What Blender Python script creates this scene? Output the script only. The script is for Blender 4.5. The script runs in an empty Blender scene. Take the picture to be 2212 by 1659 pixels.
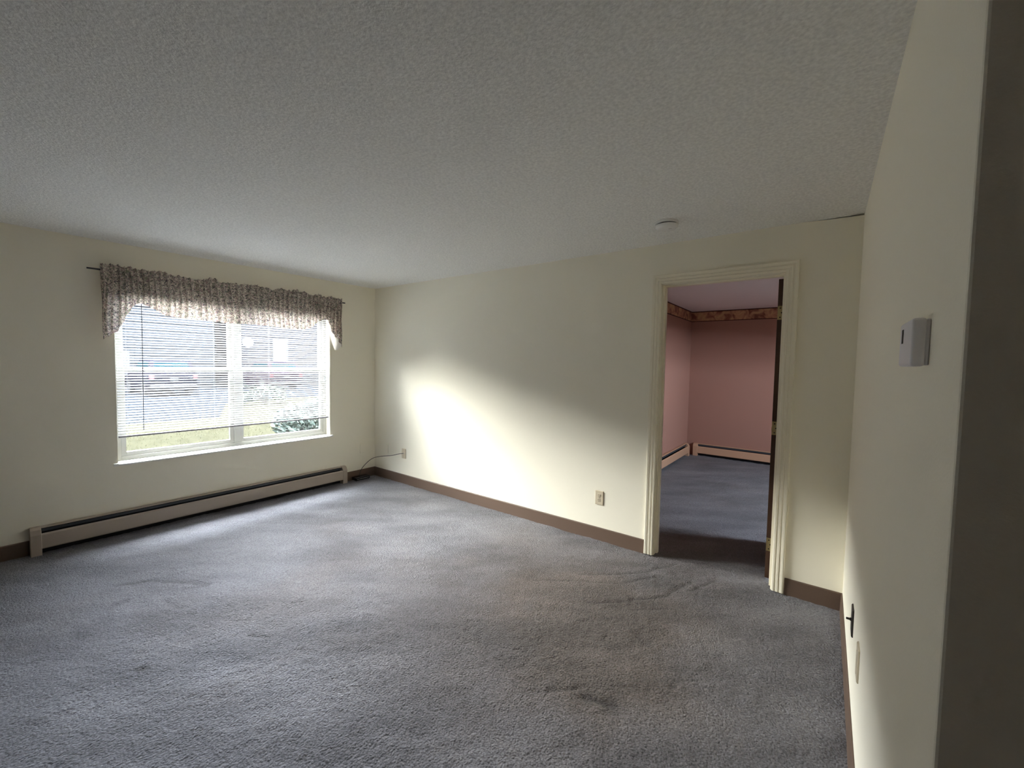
import bpy, bmesh, math, random
import numpy as np
from mathutils import Matrix, Vector

random.seed(7)
rng = np.random.default_rng(7)
S = bpy.context.scene
C = S.collection
PI = math.pi

# ------------------------------------------------------------------ camera
IMG_W, IMG_H = 2212, 1659
FPX = 899.81
cam = bpy.data.cameras.new('camera')
cam.sensor_width = 36.0
cam.sensor_fit = 'HORIZONTAL'
cam.lens = 36.0 * FPX / IMG_W
cam.clip_start = 0.02
cam.clip_end = 200
camo = bpy.data.objects.new('camera', cam)
C.objects.link(camo)
R_ = Vector((0.79806017, 0.60230444, 0.01814727))
U_ = Vector((-0.04410818, 0.02835556, 0.99862427))
F_ = Vector((-0.60096126, 0.7977627, -0.04919599))
m = Matrix((R_, U_, -F_)).transposed().to_4x4()
m.translation = Vector((4.5431, -3.1534, 1.4415))
camo.matrix_world = m
S.camera = camo

# ------------------------------------------------------------------ light
S.view_settings.view_transform = 'Standard'
S.view_settings.look = 'None'
S.view_settings.gamma = 1.0
S.view_settings.use_curve_mapping = False
S.view_settings.exposure = 0.40
try:
    S.cycles.max_bounces = 14
    S.cycles.diffuse_bounces = 10
    S.cycles.transparent_max_bounces = 16
    S.cycles.sample_clamp_indirect = 8.0
    S.cycles.use_denoising = True
    S.cycles.caustics_reflective = False
    S.cycles.caustics_refractive = False
except Exception:
    pass

SKY = 480.0
ZENITH = 1.0
world = bpy.data.worlds.new('overcast_sky')
S.world = world
world.use_nodes = True
bg = world.node_tree.nodes['Background']
# hazy winter sky: thin cloud, with the veiled sun's glow low over the roofs on the far left
_nt = world.node_tree
_tc = _nt.nodes.new('ShaderNodeTexCoord')
_dt = _nt.nodes.new('ShaderNodeVectorMath')
_dt.operation = 'DOT_PRODUCT'
_nt.links.new(_tc.outputs['Generated'], _dt.inputs[0])
_dt.inputs[1].default_value = Vector((-0.85, -0.40, 0.36)).normalized()
_rm = _nt.nodes.new('ShaderNodeValToRGB')
_nt.links.new(_dt.outputs['Value'], _rm.inputs[0])
_e = _rm.color_ramp.elements
_e[0].position, _e[0].color = 0.45, (0.14, 0.155, 0.18, 1)
_e[1].position, _e[1].color = 1.0, (0.255, 0.251, 0.245, 1)
_m = _e.new(0.84)
_m.color = (0.178, 0.184, 0.20, 1)
# an overcast sky is brightest overhead
_sz = _nt.nodes.new('ShaderNodeSeparateXYZ')
_nt.links.new(_tc.outputs['Generated'], _sz.inputs[0])
_zr = _nt.nodes.new('ShaderNodeMapRange')
_zr.interpolation_type = 'SMOOTHSTEP'
_zr.inputs[1].default_value, _zr.inputs[2].default_value = 0.68, 0.97
_zr.inputs[3].default_value, _zr.inputs[4].default_value = 0.0, ZENITH
_nt.links.new(_sz.outputs['Z'], _zr.inputs[0])
_zc = _nt.nodes.new('ShaderNodeVectorMath')
_zc.operation = 'SCALE'
_zc.inputs[0].default_value = (0.94, 0.98, 1.06)
_nt.links.new(_zr.outputs[0], _zc.inputs['Scale'])
_ad = _nt.nodes.new('ShaderNodeVectorMath')
_nt.links.new(_rm.outputs[0], _ad.inputs[0])
_nt.links.new(_zc.outputs[0], _ad.inputs[1])
_nt.links.new(_ad.outputs[0], bg.inputs[0])
bg.inputs[1].default_value = SKY


def portal(name, loc, rot, sx, sy):
    l = bpy.data.lights.new(name, 'AREA')
    l.shape = 'RECTANGLE'
    l.size, l.size_y = sx, sy
    l.cycles.is_portal = True
    o = bpy.data.objects.new(name, l)
    o.location = loc
    o.rotation_euler = rot
    C.objects.link(o)


portal('window_sky_portal', (-0.18, -1.5, 1.33), (0, -PI / 2, 0), 1.56, 1.86)      # daylight through window_1
portal('bedroom_sky_portal', (6.55, 1.725, 1.525), (0, PI / 2, 0), 0.9, 1.0)          # daylight through window_2


# ------------------------------------------------------------------ materials
def mat(name, col, rough=0.6, spec=0.3, metal=0.0, bump=None, var=None, trans=0.0, coat=0.0):
    """col base colour; bump=(scale, strength, distance, detail); var=(scale, amount) mottling; trans = share of translucent."""
    M = bpy.data.materials.new(name)
    M.use_nodes = True
    nt = M.node_tree
    N, Lk = nt.nodes, nt.links
    p = N['Principled BSDF']
    p.inputs['Base Color'].default_value = (*col, 1)
    p.inputs['Roughness'].default_value = rough
    p.inputs['Specular IOR Level'].default_value = spec
    p.inputs['Metallic'].default_value = metal
    p.inputs['Coat Weight'].default_value = coat
    tc = N.new('ShaderNodeTexCoord')
    if var:
        n = N.new('ShaderNodeTexNoise')
        n.inputs['Scale'].default_value = var[0]
        n.inputs['Detail'].default_value = 5
        Lk.new(tc.outputs['Object'], n.inputs['Vector'])
        r = N.new('ShaderNodeMapRange')
        r.inputs[1].default_value = 0.3
        r.inputs[2].default_value = 0.7
        r.inputs[3].default_value = 1 - var[1]
        r.inputs[4].default_value = 1 + var[1]
        Lk.new(n.outputs['Fac'], r.inputs[0])
        x = N.new('ShaderNodeVectorMath')
        x.operation = 'SCALE'
        x.inputs[0].default_value = col
        Lk.new(r.outputs[0], x.inputs['Scale'])
        Lk.new(x.outputs[0], p.inputs['Base Color'])
    if bump:
        n = N.new('ShaderNodeTexNoise')
        n.inputs['Scale'].default_value = bump[0]
        n.inputs['Detail'].default_value = bump[3]
        n.inputs['Roughness'].default_value = 0.6
        Lk.new(tc.outputs['Object'], n.inputs['Vector'])
        b = N.new('ShaderNodeBump')
        b.inputs['Strength'].default_value = bump[1]
        b.inputs['Distance'].default_value = bump[2]
        Lk.new(n.outputs['Fac'], b.inputs['Height'])
        Lk.new(b.outputs[0], p.inputs['Normal'])
    if trans:
        t = N.new('ShaderNodeBsdfTranslucent')
        t.inputs[0].default_value = (*col, 1)
        mx = N.new('ShaderNodeMixShader')
        mx.inputs[0].default_value = trans
        Lk.new(p.outputs[0], mx.inputs[1])
        Lk.new(t.outputs[0], mx.inputs[2])
        Lk.new(mx.outputs[0], N['Material Output'].inputs[0])
    return M


def glass_mat():
    M = bpy.data.materials.new('window_glass')
    M.use_nodes = True
    nt = M.node_tree
    N, Lk = nt.nodes, nt.links
    N.remove(N['Principled BSDF'])
    tr = N.new('ShaderNodeBsdfTransparent')
    tr.inputs[0].default_value = (0.97, 0.985, 0.98, 1)
    gl = N.new('ShaderNodeBsdfGlossy')
    gl.inputs['Roughness'].default_value = 0.02
    lw = N.new('ShaderNodeLayerWeight')
    lw.inputs[0].default_value = 0.5
    pw = N.new('ShaderNodeMath')
    pw.operation = 'POWER'
    pw.inputs[1].default_value = 5.0
    Lk.new(lw.outputs['Facing'], pw.inputs[0])
    fr = N.new('ShaderNodeMapRange')
    fr.inputs[3].default_value = 0.035
    fr.inputs[4].default_value = 0.9
    Lk.new(pw.outputs[0], fr.inputs[0])
    mx = N.new('ShaderNodeMixShader')
    Lk.new(fr.outputs[0], mx.inputs[0])
    Lk.new(tr.outputs[0], mx.inputs[1])
    Lk.new(gl.outputs[0], mx.inputs[2])
    Lk.new(mx.outputs[0], N['Material Output'].inputs[0])
    return M


def carpet_mat():
    M = bpy.data.materials.new('lilac_grey_carpet')
    M.use_nodes = True
    nt = M.node_tree
    N, Lk = nt.nodes, nt.links
    p = N['Principled BSDF']
    p.inputs['Roughness'].default_value = 0.95
    p.inputs['Specular IOR Level'].default_value = 0.05
    p.inputs['Sheen Weight'].default_value = 0.15
    tc = N.new('ShaderNodeTexCoord')
    at = N.new('ShaderNodeAttribute')
    at.attribute_name = 'wear'
    sep = N.new('ShaderNodeSeparateColor')
    Lk.new(at.outputs['Color'], sep.inputs[0])
    # clean pile colour -> trodden brown-grey by wear.R, dark soil by wear.G, pile lean by wear.B
    m1 = N.new('ShaderNodeMix')
    m1.data_type = 'RGBA'
    m1.inputs['A'].default_value = (0.214, 0.211, 0.229, 1)
    m1.inputs['B'].default_value = (0.172, 0.144, 0.127, 1)
    Lk.new(sep.outputs[0], m1.inputs['Factor'])
    m2 = N.new('ShaderNodeMix')
    m2.data_type = 'RGBA'
    m2.inputs['B'].default_value = (0.055, 0.048, 0.045, 1)
    Lk.new(sep.outputs[1], m2.inputs['Factor'])
    Lk.new(m1.outputs['Result'], m2.inputs['A'])
    n1 = N.new('ShaderNodeTexNoise')
    n1.inputs['Scale'].default_value = 95
    n1.inputs['Detail'].default_value = 6
    n1.inputs['Roughness'].default_value = 0.75
    Lk.new(tc.outputs['Object'], n1.inputs['Vector'])
    vo = N.new('ShaderNodeTexVoronoi')
    vo.inputs['Scale'].default_value = 115
    Lk.new(tc.outputs['Object'], vo.inputs['Vector'])
    r = N.new('ShaderNodeMapRange')
    r.inputs[1].default_value = 0.3
    r.inputs[2].default_value = 0.7
    r.inputs[3].default_value = 0.50
    r.inputs[4].default_value = 1.50
    Lk.new(n1.outputs['Fac'], r.inputs[0])
    lean = N.new('ShaderNodeMapRange')
    lean.inputs[3].default_value = 0.74
    lean.inputs[4].default_value = 1.26
    Lk.new(sep.outputs[2], lean.inputs[0])
    mul = N.new('ShaderNodeMath')
    mul.operation = 'MULTIPLY'
    Lk.new(r.outputs[0], mul.inputs[0])
    Lk.new(lean.outputs[0], mul.inputs[1])
    sc = N.new('ShaderNodeVectorMath')
    sc.operation = 'SCALE'
    Lk.new(m2.outputs['Result'], sc.inputs[0])
    Lk.new(mul.outputs[0], sc.inputs['Scale'])
    Lk.new(sc.outputs[0], p.inputs['Base Color'])
    ad = N.new('ShaderNodeMath')
    ad.operation = 'SUBTRACT'
    Lk.new(n1.outputs['Fac'], ad.inputs[0])
    Lk.new(vo.outputs['Distance'], ad.inputs[1])
    b = N.new('ShaderNodeBump')
    b.inputs['Strength'].default_value = 0.9
    b.inputs['Distance'].default_value = 0.012
    Lk.new(ad.outputs[0], b.inputs['Height'])
    Lk.new(b.outputs[0], p.inputs['Normal'])
    return M


def print_cloth_mat():
    """cream cotton with small sprigs in mauve-brown and green; light shines through it."""
    M = bpy.data.materials.new('sprigged_cotton')
    M.use_nodes = True
    nt = M.node_tree
    N, Lk = nt.nodes, nt.links
    p = N['Principled BSDF']
    p.inputs['Roughness'].default_value = 0.9
    p.inputs['Specular IOR Level'].default_value = 0.1
    uv = N.new('ShaderNodeAttribute')
    uv.attribute_name = 'cloth_uv'

    def sprig(scale, lo, hi, seed):
        mp = N.new('ShaderNodeMapping')
        mp.inputs['Location'].default_value = (seed, seed * 1.7, 0)
        Lk.new(uv.outputs['Vector'], mp.inputs['Vector'])
        n = N.new('ShaderNodeTexNoise')
        n.inputs['Scale'].default_value = scale
        n.inputs['Detail'].default_value = 2.5
        n.inputs['Distortion'].default_value = 1.2
        Lk.new(mp.outputs[0], n.inputs['Vector'])
        r = N.new('ShaderNodeMapRange')
        r.inputs[1].default_value = lo
        r.inputs[2].default_value = hi
        Lk.new(n.outputs['Fac'], r.inputs[0])
        return r.outputs[0]

    def mix(f, a, b):
        x = N.new('ShaderNodeMix')
        x.data_type = 'RGBA'
        Lk.new(f, x.inputs['Factor'])
        if hasattr(a, 'links'):
            Lk.new(a, x.inputs['A'])
        else:
            x.inputs['A'].default_value = (*a, 1)
        x.inputs['B'].default_value = (*b, 1)
        return x.outputs['Result']
    c = mix(sprig(34, 0.47, 0.58, 0.0), (0.72, 0.64, 0.55), (0.40, 0.29, 0.27))
    c = mix(sprig(46, 0.53, 0.58, 3.1), c, (0.25, 0.26, 0.19))
    c = mix(sprig(60, 0.55, 0.60, 7.7), c, (0.10, 0.085, 0.10))
    Lk.new(c, p.inputs['Base Color'])
    t = N.new('ShaderNodeBsdfTranslucent')
    Lk.new(c, t.inputs[0])
    mx = N.new('ShaderNodeMixShader')
    mx.inputs[0].default_value = 0.22
    Lk.new(p.outputs[0], mx.inputs[1])
    Lk.new(t.outputs[0], mx.inputs[2])
    Lk.new(mx.outputs[0], N['Material Output'].inputs[0])
    return M


def border_mat():
    M = bpy.data.materials.new('wallpaper_border')
    M.use_nodes = True
    nt = M.node_tree
    N, Lk = nt.nodes, nt.links
    p = N['Principled BSDF']
    p.inputs['Roughness'].default_value = 0.7
    tc = N.new('ShaderNodeTexCoord')
    n = N.new('ShaderNodeTexNoise')
    n.inputs['Scale'].default_value = 9
    n.inputs['Detail'].default_value = 4
    n.inputs['Distortion'].default_value = 1.0
    Lk.new(tc.outputs['Object'], n.inputs['Vector'])
    r = N.new('ShaderNodeValToRGB')
    e = r.color_ramp.elements
    e[0].position, e[0].color = 0.36, (0.20, 0.07, 0.04, 1)
    e[1].position, e[1].color = 0.62, (0.55, 0.33, 0.17, 1)
    x = e.new(0.5)
    x.color = (0.44, 0.21, 0.12, 1)
    Lk.new(n.outputs['Fac'], r.inputs[0])
    Lk.new(r.outputs[0], p.inputs['Base Color'])
    return M


def lawn_mat():
    M = bpy.data.materials.new('winter_lawn')
    M.use_nodes = True
    nt = M.node_tree
    N, Lk = nt.nodes, nt.links
    p = N['Principled BSDF']
    p.inputs['Roughness'].default_value = 1.0
    p.inputs['Specular IOR Level'].default_value = 0.0
    tc = N.new('ShaderNodeTexCoord')
    n = N.new('ShaderNodeTexNoise')
    n.inputs['Scale'].default_value = 5
    n.inputs['Detail'].default_value = 9
    n.inputs['Roughness'].default_value = 0.75
    Lk.new(tc.outputs['Object'], n.inputs['Vector'])
    r = N.new('ShaderNodeValToRGB')
    e = r.color_ramp.elements
    e[0].position, e[0].color = 0.35, (0.0040, 0.0039, 0.0025, 1)
    e[1].position, e[1].color = 0.66, (0.0064, 0.0061, 0.0039, 1)
    Lk.new(n.outputs['Fac'], r.inputs[0])
    Lk.new(r.outputs[0], p.inputs['Base Color'])
    return M


M_WALL = mat('cream_wall_paint', (0.90, 0.855, 0.715), 0.75, 0.2, bump=(160, 0.25, 0.002, 4))
M_CEIL = mat('stippled_ceiling', (0.87, 0.865, 0.835), 0.9, 0.1, bump=(85, 0.9, 0.006, 6), var=(80, 0.11))
M_TRIM = mat('cream_gloss_paint', (0.87, 0.815, 0.66), 0.35, 0.4)
M_SILL = mat('white_sill_paint', (0.86, 0.85, 0.80), 0.35, 0.4)
M_VINYL = mat('window_vinyl', (0.50, 0.49, 0.44), 0.4, 0.4)
M_SLAT = mat('blind_slat', (0.80, 0.815, 0.84), 0.45, 0.3, trans=0.5)
M_RAIL = mat('backlit_blind_rail', (0.3844, 0.3782, 0.3968), 0.5, 0.3)  # white rail toned down, its backlit shade put into the colour
M_CORD = mat('blind_cord', (0.55, 0.57, 0.62), 0.8, 0.1)
M_WAND = mat('smoky_plastic', (0.10, 0.11, 0.14), 0.3, 0.4)
M_BASE = mat('brown_vinyl_base', (0.125, 0.083, 0.060), 0.5, 0.3)
M_HEAT = mat('beige_heater_enamel', (0.37, 0.31, 0.255), 0.45, 0.4)
M_HEATP = mat('tan_heater_enamel', (0.52, 0.31, 0.20), 0.45, 0.4)
M_DARK = mat('heater_cavity', (0.012, 0.012, 0.015), 0.7, 0.2)
M_DAMP = mat('heater_damper', (0.05, 0.055, 0.065), 0.5, 0.3)
M_PLATE = mat('almond_plastic', (0.60, 0.52, 0.38), 0.4, 0.4)
M_PLATED = mat('bronze_plate', (0.028, 0.022, 0.018), 0.35, 0.5, 0.3)
M_SLOT = mat('slot_black', (0.01, 0.01, 0.01), 0.6, 0.2)
M_STEEL = mat('screw_steel', (0.5, 0.48, 0.42), 0.35, 0.5, 1.0)
M_CABLE = mat('dark_cable', (0.030, 0.028, 0.026), 0.5, 0.3)
M_BOX = mat('black_plastic_box', (0.010, 0.010, 0.014), 0.22, 0.5)
M_WHITE = mat('white_plastic', (0.80, 0.79, 0.76), 0.4, 0.4)
M_THERM = mat('white_thermostat', (0.82, 0.80, 0.82), 0.4, 0.4)
M_DOOR = mat('dark_brown_door', (0.055, 0.026, 0.014), 0.45, 0.4, var=(6, 0.25))
M_BRASS = mat('brass', (0.55, 0.44, 0.22), 0.35, 0.5, 1.0)
M_PINK = mat('pink_wall_paint', (0.36, 0.19, 0.145), 0.8, 0.15, bump=(160, 0.2, 0.002, 3))
M_PCEIL = mat('bedroom_ceiling_paint', (0.86, 0.80, 0.80), 0.9, 0.1, bump=(85, 0.7, 0.005, 5))
M_LINE = mat('border_edge', (0.05, 0.018, 0.012), 0.7, 0.2)
M_BORDER = border_mat()
M_ROD = mat('dark_rod', (0.025, 0.027, 0.03), 0.4, 0.4)
M_CLOTH = print_cloth_mat()
M_LINING = mat('white_lining', (0.80, 0.76, 0.70), 0.9, 0.1, trans=0.4)
M_GLASS = glass_mat()
M_CARPET = carpet_mat()


def screen_mat():
    M = mat('dimming_mesh', (0.06, 0.06, 0.065), 0.8, 0.1)  # mesh of the screens added to dim the lower sashes
    N, Lk = M.node_tree.nodes, M.node_tree.links
    t = N.new('ShaderNodeBsdfTransparent')
    mx = N.new('ShaderNodeMixShader')
    mx.inputs[0].default_value = 0.20           # two faces of the mesh together stop about a third of the light
    Lk.new(t.outputs[0], mx.inputs[1])
    Lk.new(N['Principled BSDF'].outputs[0], mx.inputs[2])
    Lk.new(mx.outputs[0], N['Material Output'].inputs[0])
    return M


M_SCREEN = screen_mat()
M_LAWN = lawn_mat()
M_BLADE = mat('dry_grass', (0.01938, 0.01887, 0.01136), 1.0, 0.0, var=(3, 0.3), trans=0.4)
M_LEAF = mat('silver_green_leaf', (0.00842, 0.01307, 0.01), 0.6, 0.2, var=(9, 0.4))
M_LEAF2 = mat('bright_green_leaf', (0.00485, 0.00808, 0.00323), 0.6, 0.2, var=(9, 0.4))
M_TWIG = mat('twig', (0.00743, 0.00522, 0.00374), 0.9, 0.1)
M_ASPH = mat('wet_asphalt', (0.00214, 0.00262, 0.00333), 1.0, 0.0, var=(2, 0.2))
M_BLUE = mat('slate_blue_siding', (0.0015, 0.00213, 0.00299), 0.8, 0.1)
M_MAUVE = mat('mauve_siding', (0.00182, 0.00169, 0.00218), 0.8, 0.1)
M_ROOF = mat('roof_shingle', (0.00297, 0.00297, 0.00329), 0.9, 0.1)
M_EXTW = mat('exterior_white', (0.00707, 0.00743, 0.00777), 0.6, 0.2)
M_EXTG = mat('exterior_pane', (0.0018, 0.00238, 0.00297), 0.2, 0.5)
M_CAR = mat('dark_car_paint', (0.0022, 0.0022, 0.0034), 1.0, 0.0)
M_CAR2 = mat('maroon_car_paint', (0.0036, 0.0024, 0.0034), 1.0, 0.0)
M_CARG = mat('teal_car_glass', (0.0008, 0.0030, 0.0042), 0.9, 0.0)
M_TYRE = mat('tyre', (0.008, 0.008, 0.008), 0.9, 0.1)
M_TAIL = mat('tail_lamp', (0.01782, 0.0018, 0.00297), 0.3, 0.4)
M_BACK = mat('dark_low_bounce_paint', (0.20, 0.14, 0.08), 0.8, 0.1)  # unseen walls made dark to keep bounced light off the outer corner


# ------------------------------------------------------------------ mesh helpers
class MB:
    def __init__(self):
        self.v, self.f = [], []

    def quad(self, *pts):
        n = len(self.v)
        self.v += [tuple(p) for p in pts]
        self.f.append(tuple(range(n, n + len(pts))))
        return self

    def box(self, x0, x1, y0, y1, z0, z1):
        n = len(self.v)
        self.v += [(x, y, z) for z in (z0, z1) for y in (y0, y1) for x in (x0, x1)]
        self.f += [tuple(n + i for i in q) for q in ((0, 2, 3, 1), (4, 5, 7, 6), (0, 1, 5, 4), (2, 6, 7, 3), (0, 4, 6, 2), (1, 3, 7, 5))]
        return self

    def prism(self, poly, axis, a, b):
        """poly: 2-D points in the plane across axis ('x': (y,z), 'y': (x,z), 'z': (x,y)), counter-clockwise or not."""
        def P(p, t):
            return {'x': (t, p[0], p[1]), 'y': (p[0], t, p[1]), 'z': (p[0], p[1], t)}[axis]
        n, k = len(self.v), len(poly)
        self.v += [P(p, a) for p in poly] + [P(p, b) for p in poly]
        self.f.append(tuple(range(n + k - 1, n - 1, -1)))
        self.f.append(tuple(range(n + k, n + 2 * k)))
        for i in range(k):
            j = (i + 1) % k
            self.f.append((n + i, n + j, n + k + j, n + k + i))
        return self

    def tube(self, pts, r, seg=10, cap=True):
        pts = [Vector(p) for p in pts]
        n = len(self.v)
        prev = None
        for i, p in enumerate(pts):
            t = (pts[min(i + 1, len(pts) - 1)] - pts[max(i - 1, 0)]).normalized()
            ref = prev if prev is not None else (Vector((0, 0, 1)) if abs(t.z) < 0.9 else Vector((1, 0, 0)))
            a = (ref - t * ref.dot(t)).normalized()
            prev = a
            b = t.cross(a)
            rr = r[i] if isinstance(r, (list, tuple)) else r
            for k in range(seg):
                w = 2 * PI * k / seg
                self.v.append(tuple(p + rr * (math.cos(w) * a + math.sin(w) * b)))
        for i in range(len(pts) - 1):
            for k in range(seg):
                k2 = (k + 1) % seg
                self.f.append((n + i * seg + k, n + i * seg + k2, n + (i + 1) * seg + k2, n + (i + 1) * seg + k))
        if cap:
            self.f.append(tuple(n + k for k in range(seg - 1, -1, -1)))
            self.f.append(tuple(n + (len(pts) - 1) * seg + k for k in range(seg)))
        return self

    def lathe(self, prof, seg=40, mtx=None):
        """prof: (r, z) list, turned about local z; mtx places it."""
        n = len(self.v)
        for r, z in prof:
            for k in range(seg):
                w = 2 * PI * k / seg
                p = Vector((r * math.cos(w), r * math.sin(w), z))
                self.v.append(tuple(mtx @ p if mtx else p))
        for i in range(len(prof) - 1):
            for k in range(seg):
                k2 = (k + 1) % seg
                self.f.append((n + i * seg + k, n + i * seg + k2, n + (i + 1) * seg + k2, n + (i + 1) * seg + k))
        self.f.append(tuple(n + k for k in range(seg - 1, -1, -1)))
        self.f.append(tuple(n + (len(prof) - 1) * seg + k for k in range(seg)))
        return self

    def build(self, name, material, parent=None, bevel=0.0, smooth=False, seg=2, weld=True):
        me = bpy.data.meshes.new(name)
        me.from_pydata(self.v, [], self.f)
        bm = bmesh.new()
        bm.from_mesh(me)
        if weld:
            bmesh.ops.remove_doubles(bm, verts=bm.verts, dist=1e-6)
        bmesh.ops.recalc_face_normals(bm, faces=bm.faces)
        if bevel:
            es = [e for e in bm.edges if len(e.link_faces) == 2 and e.calc_face_angle(0) > 0.5]
            bmesh.ops.bevel(bm, geom=es, offset=bevel, segments=seg, profile=0.5, affect='EDGES', clamp_overlap=True)
        bm.to_mesh(me)
        bm.free()
        me.materials.append(material)
        if smooth:
            me.shade_smooth()
            try:
                me.set_sharp_from_angle(angle=0.7)
            except Exception:
                pass
        o = bpy.data.objects.new(name, me)
        C.objects.link(o)
        if parent is not None:
            o.parent = parent
        return o


def tag(o, label=None, cat=None, group=None, kind=None):
    if label:
        o['label'] = label
    if cat:
        o['category'] = cat
    if group:
        o['group'] = group
    if kind:
        o['kind'] = kind
    return o


def empty(name, loc, rz=0.0):
    o = bpy.data.objects.new(name, None)
    o.empty_display_size = 0.1
    o.location = loc
    o.rotation_euler = (0, 0, rz)
    C.objects.link(o)
    return o


def struct(o, label, cat):
    return tag(o, label, cat, kind='structure')


# ------------------------------------------------------------------ room sizes
H = 2.34                       # ceiling
L = 4.679                      # the right wall stands at x = L
WY0, WY1, WZ0, WZ1 = -2.402, -0.598, 0.578, 2.06      # hole for the window in the left wall
DX0, DX1, DZ = 3.530, 4.332, 2.062                    # hole for the bedroom door in the back wall
YF = -5.0                      # wall behind the camera
XH = 5.9                       # far side of the hall beside the camera
BX0, BX1, BY1 = 2.74, 6.40, 4.12                      # bedroom

# ------------------------------------------------------------------ shell
w = MB()
w.box(-0.15, 0, YF, WY0, -0.04, H).box(-0.15, 0, WY1, 0.12, -0.04, H)
w.box(-0.15, 0, WY0, WY1, -0.04, WZ0 - 0.02).box(-0.15, 0, WY0, WY1, WZ1, H)
struct(w.build('wall_left', M_WALL), 'cream painted wall holding the wide window with the blind', 'wall')

w = MB()
w.box(0, DX0, 0, 0.12, -0.04, H).box(DX0, DX1, 0, 0.12, DZ, H)
# narrow open joint between wall and ceiling near the right corner
w.prism([(DX1, -0.04), (DX1, H), (4.42, H), (4.50, H - 0.006), (L, H - 0.010), (L, -0.04)], 'y', 0.0, 0.05)
w.box(DX1, L, 0.05, 0.12, -0.04, H)
w.box(L, BX1 + 0.1, 0, 0.12, -0.04, H)
struct(w.build('wall_back', M_WALL), 'long cream wall with the open bedroom doorway and a soft patch of daylight', 'wall')

w = MB().box(L, XH, -2.392, 0.0, -0.04, H)
struct(w.build('wall_right', M_WALL, bevel=0.004), 'cream wall with the thermostat, ending in a dark outer corner', 'wall')
w = MB().box(-0.15, XH + 0.1, YF - 0.1, YF, -0.04, H)
struct(w.build('wall_front', M_BACK), 'plain wall closing the kitchen side of the room', 'wall')
w = MB().box(XH, XH + 0.1, YF, -2.392, -0.04, H)
struct(w.build('wall_hall', M_BACK), 'wall at the far side of the hall', 'wall')
w = MB().box(-0.15, XH + 0.1, YF - 0.1, 0.12, H, H + 0.12)
struct(w.build('ceiling', M_CEIL), 'grey-white stippled living room ceiling', 'ceiling')

# bedroom shell
w = MB().box(BX0 - 0.1, BX0, 0.12, BY1 + 0.1, -0.04, H)
struct(w.build('wall_bedroom_left', M_PINK), 'pink bedroom wall at the left inside the doorway', 'wall')
w = MB().box(BX0, BX1, BY1, BY1 + 0.1, -0.04, H)
struct(w.build('wall_bedroom_back', M_PINK), 'pink far wall of the bedroom facing the doorway', 'wall')
BW = (1.25, 2.10, 1.10, 1.90)
w = MB()
w.box(BX1, BX1 + 0.12, 0.12, BW[0], -0.04, H).box(BX1, BX1 + 0.12, BW[1], BY1 + 0.1, -0.04, H)
w.box(BX1, BX1 + 0.12, BW[0], BW[1], -0.04, BW[2]).box(BX1, BX1 + 0.12, BW[0], BW[1], BW[3], H)
struct(w.build('wall_bedroom_right', M_PINK), 'pink bedroom wall with the bedroom window', 'wall')
w = MB().box(BX0 - 0.1, BX1 + 0.12, 0.12, BY1 + 0.1, H, H + 0.12)
struct(w.build('ceiling.001', M_PCEIL), 'dim mauve-grey bedroom ceiling seen through the doorway', 'ceiling')


# ------------------------------------------------------------------ carpet
def vnoise(x, y, seed):
    r = np.random.default_rng(seed)
    T = r.random((64, 64))
    xi, yi = np.floor(x).astype(int), np.floor(y).astype(int)
    fx, fy = x - xi, y - yi
    fx, fy = fx * fx * (3 - 2 * fx), fy * fy * (3 - 2 * fy)
    g = lambda a, b: T[a % 64, b % 64]
    return (g(xi, yi) * (1 - fx) + g(xi + 1, yi) * fx) * (1 - fy) + (g(xi, yi + 1) * (1 - fx) + g(xi + 1, yi + 1) * fx) * fy


def fbm(x, y, s, seed, oct=4):
    a, t, n = 1.0, 0.0, 0.0
    for i in range(oct):
        t = t + a * vnoise(x * s * 2 ** i, y * s * 2 ** i, seed + i)
        n += a
        a *= 0.55
    return t / n


def seg_dist(X, Y, pts):
    d = np.full(X.shape, 9.0)
    for (ax, ay), (bx, by) in zip(pts[:-1], pts[1:]):
        vx, vy = bx - ax, by - ay
        t = np.clip(((X - ax) * vx + (Y - ay) * vy) / (vx * vx + vy * vy), 0, 1)
        d = np.minimum(d, np.hypot(X - ax - t * vx, Y - ay - t * vy))
    return d


SCUFFS = [  # dragged lines in the pile by the doorway and under the window: (points, half width, soil)
    ([(3.248, -.603), (3.391, -.487), (3.57, -.32), (3.65, -.162), (3.719, -.033)], .013, .45),
    ([(3.02, -.885), (3.281, -.684), (3.519, -.533), (3.617, -.38), (3.711, -.272)], .010, .30),
    ([(3.437, -.882), (3.588, -.761), (3.713, -.607), (3.801, -.491), (3.825, -.356), (3.872, -.227)], .012, .5),
    ([(3.682, -.778), (3.841, -.65)], .007, .4),
    ([(3.901, -.344), (3.961, -.206), (4.009, -.095)], .010, .4),
    ([(3.661, -1.182), (3.661, -1.104), (3.705, -1.056)], .008, .3),
    ([(3.572, -1.658), (3.668, -1.582), (3.735, -1.497)], .008, .3),
    ([(3.76, -1.534), (3.82, -1.524), (3.884, -1.508)], .018, .8),
    ([(4.052, -1.26), (4.053, -1.203), (4.131, -1.141)], .010, .3),
    ([(1.009, -2.573), (1.102, -2.445), (1.259, -2.345), (1.434, -2.242)], .022, .35),
    ([(1.31, -2.682), (1.287, -2.592)], .02, .25),
    ([(1.453, -2.458), (1.629, -2.415)], .014, .25),
    ([(2.024, -2.76), (2.059, -2.686)], .007, .35),
    ([(1.388, -2.344), (1.446, -2.246)], .016, .3),
    ([(2.052, -1.998), (2.104, -1.934)], .010, .2),
    ([(2.173, -2.279), (2.283, -2.226)], .010, .2),
]
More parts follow.
